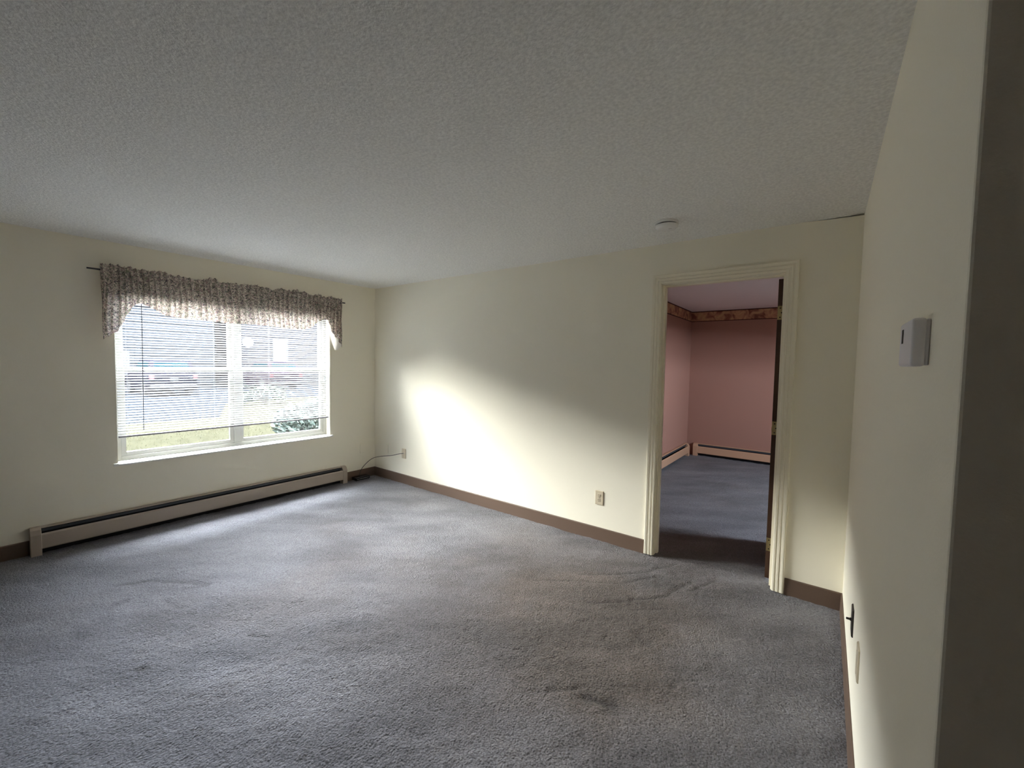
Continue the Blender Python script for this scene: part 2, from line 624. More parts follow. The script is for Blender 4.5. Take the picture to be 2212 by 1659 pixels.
SPOTS = [  # (x, y, radius, soil)
    (2.061, -2.687, .022, .9), (3.84, -1.034, .05, .55), (3.80, -1.00, .03, .5), (3.873, -1.52, .045, .85), (3.78, -1.545, .05, .5),
    (3.80, -.36, .06, .35), (3.72, -.40, .05, .30), (3.11, -.17, .02, .35), (1.73, -1.02, .02, .25)]


def carpet(name, x0, x1, y0, y1, step, worn):
    nx, ny = int(round((x1 - x0) / step)) + 1, int(round((y1 - y0) / step)) + 1
    X, Y = np.meshgrid(np.linspace(x0, x1, nx), np.linspace(y0, y1, ny), indexing='xy')
    z = 0.004 * (fbm(X, Y, 5, 11, 4) - 0.5) + 0.006 * (vnoise(X * 45, Y * 45, 3) - 0.5)
    # slightly ruckled pile, running roughly away from the window
    u, v = X * 0.80 + Y * 0.60, -X * 0.60 + Y * 0.80
    z = z + 0.007 * (fbm(u * 1.2, v * 4.0, 3.0, 40, 4) - 0.5)
    brown = np.exp(-(((X - 3.45) / 0.75) ** 2 + ((Y + 1.0) / 0.85) ** 2))
    wear = np.clip(brown * 1.6 * (0.35 + 1.1 * fbm(X, Y, 2.2, 21, 5)) + 0.5 * np.clip(fbm(X, Y, 1.6, 60, 5) - 0.52, 0, 1) * 2, 0, 1)
    soil = np.zeros_like(X)
    lean = fbm(u * 0.9, v * 2.2, 2.4, 77, 5)
    lean = np.clip((lean - 0.5) * 1.9 + 0.5, 0, 1)
    if worn:
        jx, jy = X + 0.03 * (fbm(X, Y, 9, 90, 3) - 0.5), Y + 0.03 * (fbm(X, Y, 9, 95, 3) - 0.5)
        for pts, hw, s in SCUFFS:
            k = np.exp(-(seg_dist(jx, jy, pts) / hw) ** 2)
            soil = np.maximum(soil, s * k)
            z = z - 0.006 * k
        for sx, sy, r, s in SPOTS:
            k = np.exp(-((jx - sx) ** 2 + (jy - sy) ** 2) / r ** 2)
            soil = np.maximum(soil, s * k * (0.4 + 0.9 * fbm(X, Y, 40, 5, 2)))
            z = z - 0.004 * k
        soil = np.maximum(soil, 0.30 * np.clip(brown * fbm(X, Y, 6, 33, 4) * 2.2 - 0.75, 0, 1))
    z = z - 0.0082
    V = np.stack([X.ravel(), Y.ravel(), z.ravel()], 1)
    idx = np.arange(nx * ny).reshape(ny, nx)
    Fq = np.stack([idx[:-1, :-1].ravel(), idx[:-1, 1:].ravel(), idx[1:, 1:].ravel(), idx[1:, :-1].ravel()], 1)
    me = bpy.data.meshes.new(name)
    me.vertices.add(len(V))
    me.vertices.foreach_set('co', V.astype(np.float32).ravel())
    me.loops.add(Fq.size)
    me.loops.foreach_set('vertex_index', Fq.astype(np.int32).ravel())
    me.polygons.add(len(Fq))
    me.polygons.foreach_set('loop_start', np.arange(0, Fq.size, 4, dtype=np.int32))
    me.update(calc_edges=True)
    me.validate()
    a = me.attributes.new('wear', 'FLOAT_COLOR', 'POINT')
    col = np.stack([wear.ravel(), soil.ravel(), lean.ravel(), np.ones(nx * ny)], 1)
    a.data.foreach_set('color', col.astype(np.float32).ravel())
    me.shade_smooth()
    me.materials.append(M_CARPET)
    o = bpy.data.objects.new(name, me)
    C.objects.link(o)
    return o


struct(carpet('floor', 0, L, -4.0, 0.062, 0.012, True), 'worn lilac-grey carpet across the living room with brown traffic marks', 'carpet')
struct(carpet('floor.001', BX0, BX1, 0.05, BY1, 0.02, False), 'dim grey carpet of the bedroom through the doorway', 'carpet')
struct(carpet('floor.002', 0, XH, YF, -4.0, 0.08, False), 'grey carpet on the kitchen side of the room', 'carpet')
struct(carpet('floor.003', L, XH, -4.0, -2.392, 0.08, False), 'carpet of the hall around the outer corner', 'carpet')
w = MB().box(-0.15, BX1 + 0.12, YF - 0.1, BY1 + 0.1, -0.12, -0.04)
struct(w.build('floor_slab', M_ASPH), 'floor slab under the carpet', 'floor')

# ------------------------------------------------------------------ baseboards
BASE_H, BASE_T = 0.10, 0.009


def base_profile(flip=1):
    return [(0, -0.014), (0.010 * flip, -0.014), (BASE_T * flip, 0.008), (0.007 * flip, BASE_H - 0.006), (0.004 * flip, BASE_H), (0, BASE_H)]


struct(MB().prism(base_profile(), 'y', YF, -2.885).build('baseboard_left', M_BASE), 'dark vinyl baseboard left of the heater', 'baseboard')
struct(MB().prism(base_profile(), 'y', -0.418, -0.001).build('baseboard_left.001', M_BASE), 'short dark baseboard between the heater and the corner', 'baseboard')
struct(MB().prism(base_profile(-1), 'x', 0.0, 3.482).build('baseboard_back', M_BASE), 'brown vinyl baseboard along the back wall', 'baseboard')
struct(MB().prism(base_profile(-1), 'x', 4.388, L).build('baseboard_back.001', M_BASE), 'short brown baseboard right of the doorway', 'baseboard')
struct(MB().prism([(L - a, b) for a, b in base_profile()], 'y', -2.392, -0.001).build('baseboard_right', M_BASE), 'brown vinyl baseboard under the thermostat wall', 'baseboard')
struct(MB().prism([(-2.392 + a, b) for a, b in base_profile(-1)], 'x', L - 0.009, XH).build('baseboard_hall', M_BASE), 'brown baseboard around the outer corner', 'baseboard')

# ------------------------------------------------------------------ door casing (fluted), jambs
CASING = [(0, 0), (0, -0.011), (0.006, -0.016), (0.014, -0.017), (0.018, -0.012), (0.022, -0.012), (0.026, -0.017), (0.036, -0.018),
          (0.040, -0.013), (0.044, -0.013), (0.048, -0.018), (0.060, -0.020), (0.066, -0.018), (0.068, -0.012), (0.068, 0)]
# (distance from the inner edge, y)
ix0, ix1, iz = 3.546, 4.316, 2.048       # inner edges of the casing
w = MB()
k = len(CASING)
rings = []
for corner in ((ix0, 0.0, -1, 0), (ix0, iz, -1, 1), (ix1, iz, 1, 1), (ix1, 0.0, 1, 0)):
    n = len(w.v)
    for d, y in CASING:
        w.v.append((corner[0] + corner[2] * d, y, corner[1] + corner[3] * d))
    rings.append(n)
for a, b in zip(rings[:-1], rings[1:]):
    for i in range(k - 1):
        w.f.append((a + i, a + i + 1, b + i + 1, b + i))
w.f.append(tuple(rings[0] + i for i in range(k)))
w.f.append(tuple(rings[3] + i for i in range(k - 1, -1, -1)))
struct(w.build('trim_1', M_TRIM), 'fluted cream casing around the bedroom doorway', 'door casing')
w = MB()
w.box(DX0, 3.551, 0.0, 0.12, 0, 2.043).box(4.311, DX1, 0.0, 0.12, 0, 2.043).box(DX0, DX1, 0.0, 0.12, 2.043, DZ)
w.box(3.551, 3.563, 0.045, 0.080, 0, 2.031).box(4.299, 4.311, 0.045, 0.080, 0, 2.031).box(3.551, 4.311, 0.045, 0.080, 2.031, 2.043)
struct(w.build('trim_2', M_TRIM), 'cream jamb and stop lining the bedroom doorway', 'door jamb')

# ------------------------------------------------------------------ door, open at right angles into the bedroom
d = empty('door_1', (4.3085, 0.124, 0))
struct(d, 'dark brown bedroom door standing open, seen on its hinge edge', 'door')
lf = MB().box(-0.042, -0.007, 0.0, 0.752, 0.012, 2.030).build('door_leaf', M_DOOR, d, bevel=0.002)
kn = MB()
for s in (-1, 1):
    mt = Matrix.Translation((-0.0245 + s * 0.0175, 0.69, 0.95)) @ Matrix.Rotation(s * PI / 2, 4, 'Y')
    kn.lathe([(0.030, 0.0), (0.030, 0.006), (0.012, 0.010), (0.011, 0.030), (0.024, 0.038), (0.027, 0.048), (0.022, 0.058), (0.008, 0.062)], 20, mt)
kn.build('door_knob', M_BRASS, d, smooth=True)
for zc in (1.808, 1.040, 0.246):
    h = MB().box(-0.041, -0.007, -0.0035, -0.0002, zc - 0.045, zc + 0.045)
    hg = h.build('hinge', M_BRASS, d, bevel=0.0008)
    MB().lathe([(0.0055, -0.046), (0.0065, -0.043), (0.0065, 0.043), (0.0055, 0.046)], 14,
               Matrix.Translation((-0.004, -0.006, zc))).build('hinge_knuckle', M_BRASS, hg, smooth=True)
    for dz in (-0.03, 0.0, 0.03):
        MB().lathe([(0.0042, 0.0), (0.0036, 0.0012), (0.001, 0.0014)], 10,
                Matrix.Translation((-0.026 + (0.008 if dz == 0 else 0), -0.0034, zc + dz)) @ Matrix.Rotation(PI / 2, 4, 'X')).build('hinge_screw', M_SLOT, hg)


# ------------------------------------------------------------------ windows
def window(name, label, hole, xw, sgn, mull, screen=False):
    """hole (y0, y1, z0, z1) in a wall whose room face is x = xw; the outdoors is on the side sgn of it."""
    y0, y1, z0, z1 = hole
    e = empty(name, (xw, (y0 + y1) / 2, z0))
    struct(e, label, 'window')
    ym = (y0 + y1) / 2

    def bx(b, d0, d1, a0, a1, c0, c1):
        q = sorted((sgn * d0, sgn * d1))
        b.box(q[0], q[1], a0 - ym, a1 - ym, c0 - z0, c1 - z0)
    fr = MB()
    t = 0.035
    D0, D1 = 0.085, 0.150
    bx(fr, D0, D1, y0, y0 + t, z0, z1)
    bx(fr, D0, D1, y1 - t, y1, z0, z1)
    bx(fr, D0, D1, y0 + t, y1 - t, z0, z0 + t)
    bx(fr, D0, D1, y0 + t, y1 - t, z1 - t, z1)
    fr.build('window_frame', M_VINYL, e, bevel=0.003)
    units = [(y0 + t, y1 - t)]
    if mull:
        mu = MB()
        bx(mu, D0 - 0.004, D1, mull - 0.026, mull + 0.026, z0 + t, z1 - t)
        mu.build('mullion', M_VINYL, e, bevel=0.003)
        units = [(y0 + t, mull - 0.026), (mull + 0.026, y1 - t)]
    zr = z0 + (z1 - z0) * 0.512
    for a, b in units:
        for lower in (True, False):
            d0, d1 = (0.092, 0.117) if lower else (0.118, 0.143)
            c0, c1 = (z0 + t, zr + 0.018) if lower else (zr - 0.018, z1 - t)
            s = 0.034
            sa = MB()
            bx(sa, d0, d1, a, a + s, c0, c1)
            bx(sa, d0, d1, b - s, b, c0, c1)
            bx(sa, d0, d1, a + s, b - s, c0, c0 + s)
            bx(sa, d0, d1, a + s, b - s, c1 - s, c1)
            so = sa.build('sash', M_VINYL, e, bevel=0.003)
            g = MB()
            dm = (d0 + d1) / 2
            bx(g, dm - 0.002, dm + 0.002, a + s - 0.004, b - s + 0.004, c0 + s - 0.004, c1 - s + 0.004)
            g.build('pane', M_GLASS, so)
        if screen:
            sc = MB()
            bx(sc, 0.1465, 0.1475, a, b, z0 + t, zr)
            sc.build('added_dimming_screen', M_SCREEN, e)  # half screen added to dim the daylight through the lower sash
    return e


window('window_1', 'wide double window behind the white blind, in the left wall', (WY0, WY1, WZ0, WZ1), 0.0, -1, -1.516, True)
window('window_2', 'bedroom window out of sight beside the bedroom door', BW, BX1, 1, None)
w = MB()
w.prism([(-0.085, 0), (0.018, 0), (0.026, -0.006), (0.026, -0.016), (0.020, -0.020), (-0.085, -0.020)], 'y', WY0, WY1)
w.box(0.0, 0.024, WY0 - 0.028, WY0, -0.020, 0).box(0.0, 0.024, WY1, WY1 + 0.028, -0.020, 0)
o = w.build('trim_3', M_SILL)
o.location = (0, 0, WZ0)
struct(o, 'white sill board under the wide window', 'window sill')

# ------------------------------------------------------------------ blind
bl = empty('window_blind', (-0.022, -1.5, 2.03))
tag(bl, 'white mini blind lowered almost to the sill of the wide window', 'blind')
BY0, BY1b = WY0 + 0.010, WY1 - 0.010
TILT = math.radians(19)
sl = MB()
NS = 57
PITCH = (2.018 - 0.818) / (NS - 1)
for i in range(NS):
    zc = 0.818 + i * PITCH
    jit = rng.normal(0, 0.02)
    sag = rng.normal(0, 0.0006)
    cols = []
    n = len(sl.v)
    NY = 9
    for j in range(NY):
        y = BY0 + (BY1b - BY0) * j / (NY - 1)
        for q in range(4):
            a = -0.0125 + 0.025 * q / 3            # from the room edge to the outer edge
            crown = 0.0022 * (1 - (a / 0.0125) ** 2)
            th = TILT + jit
            x = -a * math.cos(th) - crown * math.sin(th) * -1
            z = a * math.sin(th) + crown * math.cos(th)
            sl.v.append((x, y + 1.5, zc - 2.03 + z + sag * math.sin(j * 1.9)))
    for j in range(NY - 1):
        for q in range(3):
            sl.f.append((n + j * 4 + q, n + j * 4 + q + 1, n + (j + 1) * 4 + q + 1, n + (j + 1) * 4 + q))
sl.build('slats', M_SLAT, bl, smooth=True, weld=False)
MB().box(-0.014, 0.014, BY0 + 1.5, BY1b + 1.5, -0.002, 0.030).build('head_rail', M_SLAT, bl, bevel=0.002)
MB().box(-0.013, 0.013, BY0 + 1.5, BY1b + 1.5, -1.251, -1.236).build('bottom_rail', M_RAIL, bl, bevel=0.003)
for y in (-2.33, -1.72, -1.24, -0.70):
    c = MB()
    for x in (-0.0132, 0.0132):
        c.tube([(x, y + 1.5, -0.002), (x, y + 1.5, -1.238)], 0.0009, 5)
    c.build('ladder_cord', M_CORD, bl)
MB().tube([(0.020, -2.232 + 1.5, 0.0), (0.021, -2.234 + 1.5, -0.6), (0.021, -2.238 + 1.5, -1.20)], 0.0032, 6).build('tilt_wand', M_WAND, bl)
MB().tube([(0.018, -0.655 + 1.5, 0.0), (0.019, -0.654 + 1.5, -0.95)], 0.0018, 6).build('lift_cord', M_CORD, bl)

# ------------------------------------------------------------------ curtain rod and valance
ROD_X, ROD_Z = 0.062, 2.104
rd = empty('curtain_rod', (0, -1.5, ROD_Z))
tag(rd, 'thin dark curtain rod holding the floral valance over the window', 'curtain rod')
MB().tube([(ROD_X, -2.556 + 1.5, 0), (ROD_X, -0.445 + 1.5, 0)], 0.0065, 12).build('rod', M_ROD, rd, smooth=True)
for y in (-2.44, -0.545):
    b = MB()
    b.box(0.0, 0.003, y + 1.5 - 0.008, y + 1.5 + 0.008, -0.022, 0.018)
    b.tube([(0.002, y + 1.5, -0.007), (ROD_X - 0.004, y + 1.5, -0.007), (ROD_X + 0.006, y + 1.5, -0.006)], 0.003, 8)
    b.build('rod_bracket', M_ROD, rd)

PROFILE = [(-2.486, 1.566), (-2.470, 1.580), (-2.440, 1.606), (-2.404, 1.634), (-2.372, 1.690), (-2.347, 1.745), (-2.318, 1.815), (-2.285, 1.862), (-2.255, 1.874),
           (-2.200, 1.850), (-2.140, 1.812), (-2.095, 1.790), (-1.95, 1.778), (-1.80, 1.772), (-1.677, 1.768), (-1.45, 1.772), (-1.25, 1.768),
           (-1.049, 1.758), (-0.93, 1.764), (-0.85, 1.795), (-0.76, 1.868), (-0.70, 1.892), (-0.665, 1.888), (-0.63, 1.800), (-0.60, 1.735), (-0.545, 1.668), (-0.487, 1.590)]
PX, PZ = np.array(PROFILE).T
va = empty('window_valance', (0, -1.5, ROD_Z))
tag(va, 'gathered cream valance with dark sprig print and drooping ends over the window', 'valance')
NU, NV = 760, 46
ys = np.linspace(-2.486, -0.487, NU)
zb = np.interp(ys, PX, PZ)
ph = np.cumsum(1.0 + 0.55 * (fbm(ys, ys * 0, 9, 200, 3) - 0.5) * 2) * (ys[1] - ys[0])
ph = ph * 2 * PI / 0.043
ph2 = ys * 2 * PI / 0.107 + 5 * fbm(ys, ys * 0, 4, 210, 2)
top = 2.150 + 0.034 * (fbm(ys, ys * 0, 13, 220, 4) - 0.5) * 2 + 0.004 * np.sin(ys * 2 * PI / 0.021)
VV = np.zeros((NU, NV, 3))
UVc = np.zeros((NU, NV, 3))
for j in range(NV):
    t = j / (NV - 1)
    z = top + (zb - top) * t
    near = np.exp(-((z - ROD_Z) / 0.018) ** 2)                      # pinched onto the rod
    amp = 0.0135 * (1 - 0.55 * near) * (0.8 + 0.5 * fbm(ys, ys * 0 + t, 7, 230, 2))
    amp2 = 0.011 * np.clip((ROD_Z - z) / 0.2, 0, 1)
    sway = ph + 1.2 * np.sin(z * 9 + ys * 3)
    x = ROD_X + 0.014 + 0.006 * near + amp * np.sin(sway) + amp2 * np.sin(ph2) + 0.012 * np.clip((ROD_Z - z) / 0.3, 0, 1)
    yy = ys + 0.004 * np.cos(sway)
    VV[:, j] = np.stack([np.maximum(x, 0.006), yy + 1.5, z - ROD_Z], 1)
    UVc[:, j] = np.stack([ys * 2.1, z * 1.5, 0 * z], 1)
me = bpy.data.meshes.new('valance_cloth')
idx = np.arange(NU * NV).reshape(NU, NV)
fq = np.stack([idx[:-1, :-1].ravel(), idx[1:, :-1].ravel(), idx[1:, 1:].ravel(), idx[:-1, 1:].ravel()], 1)
me.from_pydata(VV.reshape(-1, 3).tolist(), [], fq.tolist())
a = me.attributes.new('cloth_uv', 'FLOAT_VECTOR', 'POINT')
a.data.foreach_set('vector', UVc.astype(np.float32).ravel())
me.materials.append(M_CLOTH)
me.shade_smooth()
vc = bpy.data.objects.new('printed_cloth', me)
C.objects.link(vc)
vc.parent = va
# rod pocket closing behind the rod, and the white lining of the right hand tail
pk = MB()
NP = 260
yp = np.linspace(-2.486, -0.487, NP)
php = np.interp(yp, ys, ph)
rows = [(0.058, 2.135), (0.049, 2.118), (0.046, 2.104), (0.049, 2.090), (0.058, 2.070)]
for i in range(NP):
    for x, z in rows:
        pk.v.append((x + 0.004 * math.sin(php[i]), yp[i] + 1.5, z - ROD_Z))
kk = len(rows)
for i in range(NP - 1):
    for j in range(kk - 1):
        pk.f.append((i * kk + j, (i + 1) * kk + j, (i + 1) * kk + j + 1, i * kk + j + 1))
pk.build('rod_pocket', M_LINING, va, smooth=True)
ln = MB()
edge = [((-0.665, 1.892), (-0.672, 1.880)), ((-0.64, 1.83), (-0.648, 1.800)), ((-0.612, 1.762), (-0.622, 1.722)), ((-0.585, 1.720), (-0.604, 1.655)),
        ((-0.550, 1.675), (-0.585, 1.600)), ((-0.515, 1.640), (-0.562, 1.556)), ((-0.482, 1.602), (-0.530, 1.560))]
for (ay, az), (by, bz) in edge:
    for t in (0, 0.5, 1):
        ln.v.append((0.060 - 0.010 * t + 0.004 * math.sin(t * PI), ay + (by - ay) * t + 1.5, az + (bz - az) * t + 0.02 * (1 - t) - ROD_Z))
for i in range(len(edge) - 1):
    for j in range(2):
        ln.f.append((i * 3 + j, (i + 1) * 3 + j, (i + 1) * 3 + j + 1, i * 3 + j + 1))
o = ln.build('tail_lining', M_LINING, va, smooth=True)
o['label'] = 'white lining showing at the drooping tail'


# ------------------------------------------------------------------ baseboard heaters
def heater(label, loc, rz, length, mats, caps=(True, True), group=None, capw=0.055):
    """runs along local +x from 0 to length; the room is on the local -y side."""
    enamel = mats
    e = empty('baseboard_heater', loc, rz)
    tag(e, label, 'heater', group)
    a, b = (capw if caps[0] else 0.0), length - (capw if caps[1] else 0.0)
    P = lambda pts: [(-y, z) for y, z in pts]       # profile given as (out from the wall, up)
    MB().box(0.002, length - 0.002, -0.004, 0, -0.016, 0.186).build('back_plate', M_DARK, e)
    MB().prism(P([(0.004, 0.186), (0.004, 0.192), (0.030, 0.190), (0.036, 0.186), (0.036, 0.181), (0.029, 0.184)]), 'x', a, b).build('top_hood', enamel, e)
    MB().prism(P([(0.030, 0.158), (0.034, 0.176), (0.038, 0.175), (0.036, 0.157)]), 'x', a, b).build('damper', M_DAMP, e)
    MB().prism(P([(0.056, 0.150), (0.062, 0.152), (0.070, 0.140), (0.070, 0.046), (0.064, 0.038), (0.060, 0.040), (0.064, 0.048), (0.064, 0.138)]), 'x', a, b).build('front_panel', enamel, e)
    core = MB().box(a, b, -0.052, -0.006, 0.050, 0.120)
    core.build('heating_fins', M_DARK, e)
    for on, c in zip(caps, (0.0, length - capw)):
        if on:
            MB().prism(P([(0.0, -0.014), (0.0, 0.194), (0.034, 0.193), (0.056, 0.178), (0.073, 0.146), (0.073, -0.014)]), 'x', c, c + capw).build('end_cap', enamel, e, bevel=0.003)
    return e


# local -y must look into the room: left wall (+x) turns by +90 degrees
heater('long beige baseboard heater under the wide window', (0.0, -2.885, 0), PI / 2, 2.463, M_HEAT)
heater('tan baseboard heater along the far pink wall of the bedroom', (BX0 + 0.11, BY1, 0), 0.0, 3.3, M_HEATP, (True, False), 'bedroom baseboard heaters', 0.07)
heater('tan baseboard heater along the left pink wall of the bedroom', (BX0, 0.6, 0), PI / 2, BY1 - 0.6 - 0.11, M_HEATP, (False, True), 'bedroom baseboard heaters', 0.07)

# wallpaper border of the bedroom
w = MB()
w.box(BX0, BX0 + 0.003, 0.12, BY1, H - 0.158, H - 0.010).box(BX0 + 0.003, BX1, BY1 - 0.003, BY1, H - 0.158, H - 0.010)
bd = w.build('trim_4', M_BORDER)
struct(bd, 'rust coloured wallpaper border below the bedroom ceiling', 'wallpaper border')
w = MB()
for z0, z1 in ((H - 0.014, H), (H - 0.166, H - 0.156)):
    w.box(BX0, BX0 + 0.005, 0.12, BY1, z0, z1).box(BX0 + 0.005, BX1, BY1 - 0.005, BY1, z0, z1)
bl2 = w.build('border_edge_lines', M_LINE, bd)

# ------------------------------------------------------------------ wall plates
def rounded_plate(mb, wd, ht, th, r=0.004, cx=0, cz=0, y0=0.0):
    pts = []
    for sx, sz, a0 in ((1, 1, 0), (-1, 1, 90), (-1, -1, 180), (1, -1, 270)):
        for k in range(5):
            t = math.radians(a0 + 22.5 * k)
            pts.append((sx * (wd / 2 - r) + r * math.cos(t), sz * (ht / 2 - r) + r * math.sin(t)))
    n, K = len(mb.v), len(pts)
    for y, s in ((y0, 0.0), (y0 - th * 0.55, 0.0), (y0 - th, 0.003)):
        for px, pz in pts:
            mb.v.append((cx + px * (1 - s / (wd / 2)), y, cz + pz * (1 - s / (ht / 2))))
    for i in range(2):
        for k in range(K):
            k2 = (k + 1) % K
            mb.f.append((n + i * K + k, n + i * K + k2, n + (i + 1) * K + k2, n + (i + 1) * K + k))
    mb.f.append(tuple(range(n, n + K)))
    mb.f.append(tuple(range(n + 2 * K, n + 3 * K)))
    return mb


def screw(e, x, z, y, m=None):
    MB().lathe([(0.0034, 0), (0.003, 0.001), (0.001, 0.0014)], 10, Matrix.Translation((x, y, z)) @ Matrix.Rotation(PI / 2, 4, 'X')).build('screw', m or M_STEEL, e)


# duplex outlet between the daylight patch and the doorway
e = empty('electrical_outlet', (3.093, 0, 0.348))
tag(e, 'almond two-socket outlet low on the cream wall left of the doorway', 'outlet')
rounded_plate(MB(), 0.072, 0.117, 0.007).build('cover_plate', M_PLATE, e)
for dz in (0.0195, -0.0195):
    rc = rounded_plate(MB(), 0.033, 0.028, 0.0025, 0.010, 0, dz, -0.0065).build('socket', M_PLATE, e)
    s = MB().box(-0.0078, -0.0050, -0.0094, -0.0088, dz - 0.001, dz + 0.0085).box(0.0050, 0.0078, -0.0094, -0.0088, dz + 0.0005, dz + 0.0085)
    s.lathe([(0.0028, 0), (0.0024, 0.0006)], 10, Matrix.Translation((0, -0.0088, dz - 0.0075)) @ Matrix.Rotation(PI / 2, 4, 'X'))
    s.build('socket_slots', M_SLOT, rc)
screw(e, 0, 0, -0.0068)

# cable plate near the corner
e = empty('cable_wall_plate', (0.580, 0, 0.350))
tag(e, 'almond wall plate near the corner with the black cable plugged in', 'wall plate')
rounded_plate(MB(), 0.072, 0.117, 0.007).build('cover_plate', M_PLATE, e)
MB().lathe([(0.0062, 0), (0.0062, 0.004), (0.0046, 0.004), (0.0046, 0.012)], 12, Matrix.Translation((0, -0.0066, 0.004)) @ Matrix.Rotation(PI / 2, 4, 'X')).build('connector', M_STEEL, e)
screw(e, 0, 0.042, -0.0068)
screw(e, 0, -0.042, -0.0068)

e = empty('blank_wall_plate', (0.243, 0, 0.362))
tag(e, 'blank plate painted wall colour between the corner and the cable plate', 'wall plate')
rounded_plate(MB(), 0.072, 0.115, 0.006).build('cover_plate', M_WALL, e)
screw(e, 0, 0.03, -0.0058, M_WALL)
screw(e, 0, -0.03, -0.0058, M_WALL)
e = empty('blank_wall_plate', (0, -0.176, 0.362), PI / 2)
tag(e, 'blank plate painted wall colour on the window wall right of the heater', 'wall plate')
rounded_plate(MB(), 0.072, 0.115, 0.006).build('cover_plate', M_WALL, e)
screw(e, 0, 0.03, -0.0058, M_WALL)
screw(e, 0, -0.03, -0.0058, M_WALL)

# plates low on the right wall
e = empty('jack_wall_plate', (L, -0.925, 0.390), -PI / 2)
tag(e, 'dark bronze jack plate with a stub low on the thermostat wall', 'wall plate')
rounded_plate(MB(), 0.072, 0.115, 0.006).build('cover_plate', M_PLATED, e)
MB().lathe([(0.0065, 0), (0.0065, 0.005), (0.0045, 0.005), (0.0045, 0.018)], 12, Matrix.Translation((0, -0.0056, 0.003)) @ Matrix.Rotation(PI / 2, 4, 'X')).build('connector', M_PLATED, e)
e = empty('tan_wall_plate', (L, -1.275, 0.412), -PI / 2)
tag(e, 'plain tan plate low on the thermostat wall nearer the camera than the dark one', 'wall plate')
rounded_plate(MB(), 0.072, 0.117, 0.006).build('cover_plate', M_PLATE, e)
screw(e, 0, 0.042, -0.0058, M_PLATE)
screw(e, 0, -0.042, -0.0058, M_PLATE)

# ------------------------------------------------------------------ thermostat
e = empty('thermostat', (L, -2.11, 1.490), -PI / 2)
tag(e, 'small white thermostat on the right wall near the outer corner', 'thermostat')
MB().box(-0.068, 0.068, -0.006, 0, -0.039, 0.039).build('back_plate', M_THERM, e, bevel=0.002)
MB().box(-0.070, 0.070, -0.0235, -0.005, -0.041, 0.041).build('housing', M_THERM, e, bevel=0.005, seg=3, smooth=True)
MB().box(-0.040, -0.022, -0.0242, -0.0232, 0.002, 0.028).build('display', M_SLOT, e)

# ------------------------------------------------------------------ smoke detector
e = empty('smoke_detector', (3.708, -0.470, H))
tag(e, 'round white smoke detector on the ceiling in front of the doorway', 'smoke detector')
MB().lathe([(0.066, 0.0), (0.068, -0.004), (0.068, -0.012), (0.062, -0.015)], 48).build('base_ring', M_WHITE, e, smooth=True)
MB().lathe([(0.058, -0.012), (0.058, -0.020)], 48).build('vent_gap', M_SLOT, e, smooth=True)
MB().lathe([(0.060, -0.0195), (0.067, -0.022), (0.066, -0.033), (0.058, -0.041), (0.040, -0.045), (0.012, -0.046)], 48).build('cover', M_WHITE, e, smooth=True)
MB().lathe([(0.010, -0.045), (0.010, -0.048), (0.007, -0.049)], 20, Matrix.Translation((0.022, 0.0, 0.0))).build('test_button', M_WHITE, e, smooth=True)

# ------------------------------------------------------------------ cable and black box in the corner
bx = empty('cable_box', (0.072, -0.245, 0.0))
tag(bx, 'flat black box on the carpet against the baseboard in the corner', 'cable box')
MB().box(-0.045, 0.045, -0.095, 0.095, 0.004, 0.040).build('case', M_BOX, bx, bevel=0.004, seg=3, smooth=True)
for fx in (-0.035, 0.035):
    for fy in (-0.08, 0.08):
        MB().lathe([(0.006, 0.0), (0.006, 0.005)], 10, Matrix.Translation((fx, fy, 0))).build('foot', M_SLOT, bx)
MB().box(0.0448, 0.0458, -0.080, 0.080, 0.016, 0.024).build('highlight_strip', M_STEEL, bx)  # bright strip standing in for the glossy highlight along the box


def smooth_path(pts, n=8):
    P = [Vector(p) for p in pts]
    P = [P[0] * 2 - P[1]] + P + [P[-1] * 2 - P[-2]]
    out = []
    for i in range(1, len(P) - 2):
        for k in range(n):
            t = k / n
            a, b, c, d_ = P[i - 1], P[i], P[i + 1], P[i + 2]
            out.append(0.5 * ((2 * b) + (c - a) * t + (2 * a - 5 * b + 4 * c - d_) * t * t + (3 * b - a - 3 * c + d_) * t ** 3))
    out.append(P[-2])
    return out


cb = MB().tube(smooth_path([(0.580, -0.012, 0.354), (0.574, -0.030, 0.353), (0.546, -0.040, 0.348), (0.441, -0.079, 0.318), (0.328, -0.128, 0.301), (0.243, -0.165, 0.280), (0.186, -0.190, 0.248),
                            (0.129, -0.216, 0.192), (0.088, -0.233, 0.143), (0.062, -0.243, 0.100), (0.050, -0.246, 0.060), (0.048, -0.247, 0.0405)]), 0.0034, 8).build('coaxial_cable', M_CABLE, smooth=True)
tag(cb, 'thin black cable drooping from the almond plate into the dark corner', 'cable')

# ------------------------------------------------------------------ outdoors
GZ = -0.35
w = MB().box(-60, -0.15, -40, 50, GZ - 0.2, GZ)
w.box(-0.15, 40, 4.23, 50, GZ - 0.2, GZ).box(6.53, 40, -40, 4.23, GZ - 0.2, GZ)
tag(w.build('lawn', M_LAWN), 'pale winter lawn outside the window', 'lawn', kind='structure')
w = MB().prism([(-30, -30), (-15.5, -30), (-15.5, -6), (-10.2, -3.2), (-10.2, 1.6), (-14.5, 3.2), (-15.5, 6.0), (-15.5, 45), (-30, 45)], 'z', GZ, GZ + 0.015)
tag(w.build('parking_lot', M_ASPH), 'blue-grey wet parking lot beyond the lawn', 'parking lot', kind='structure')

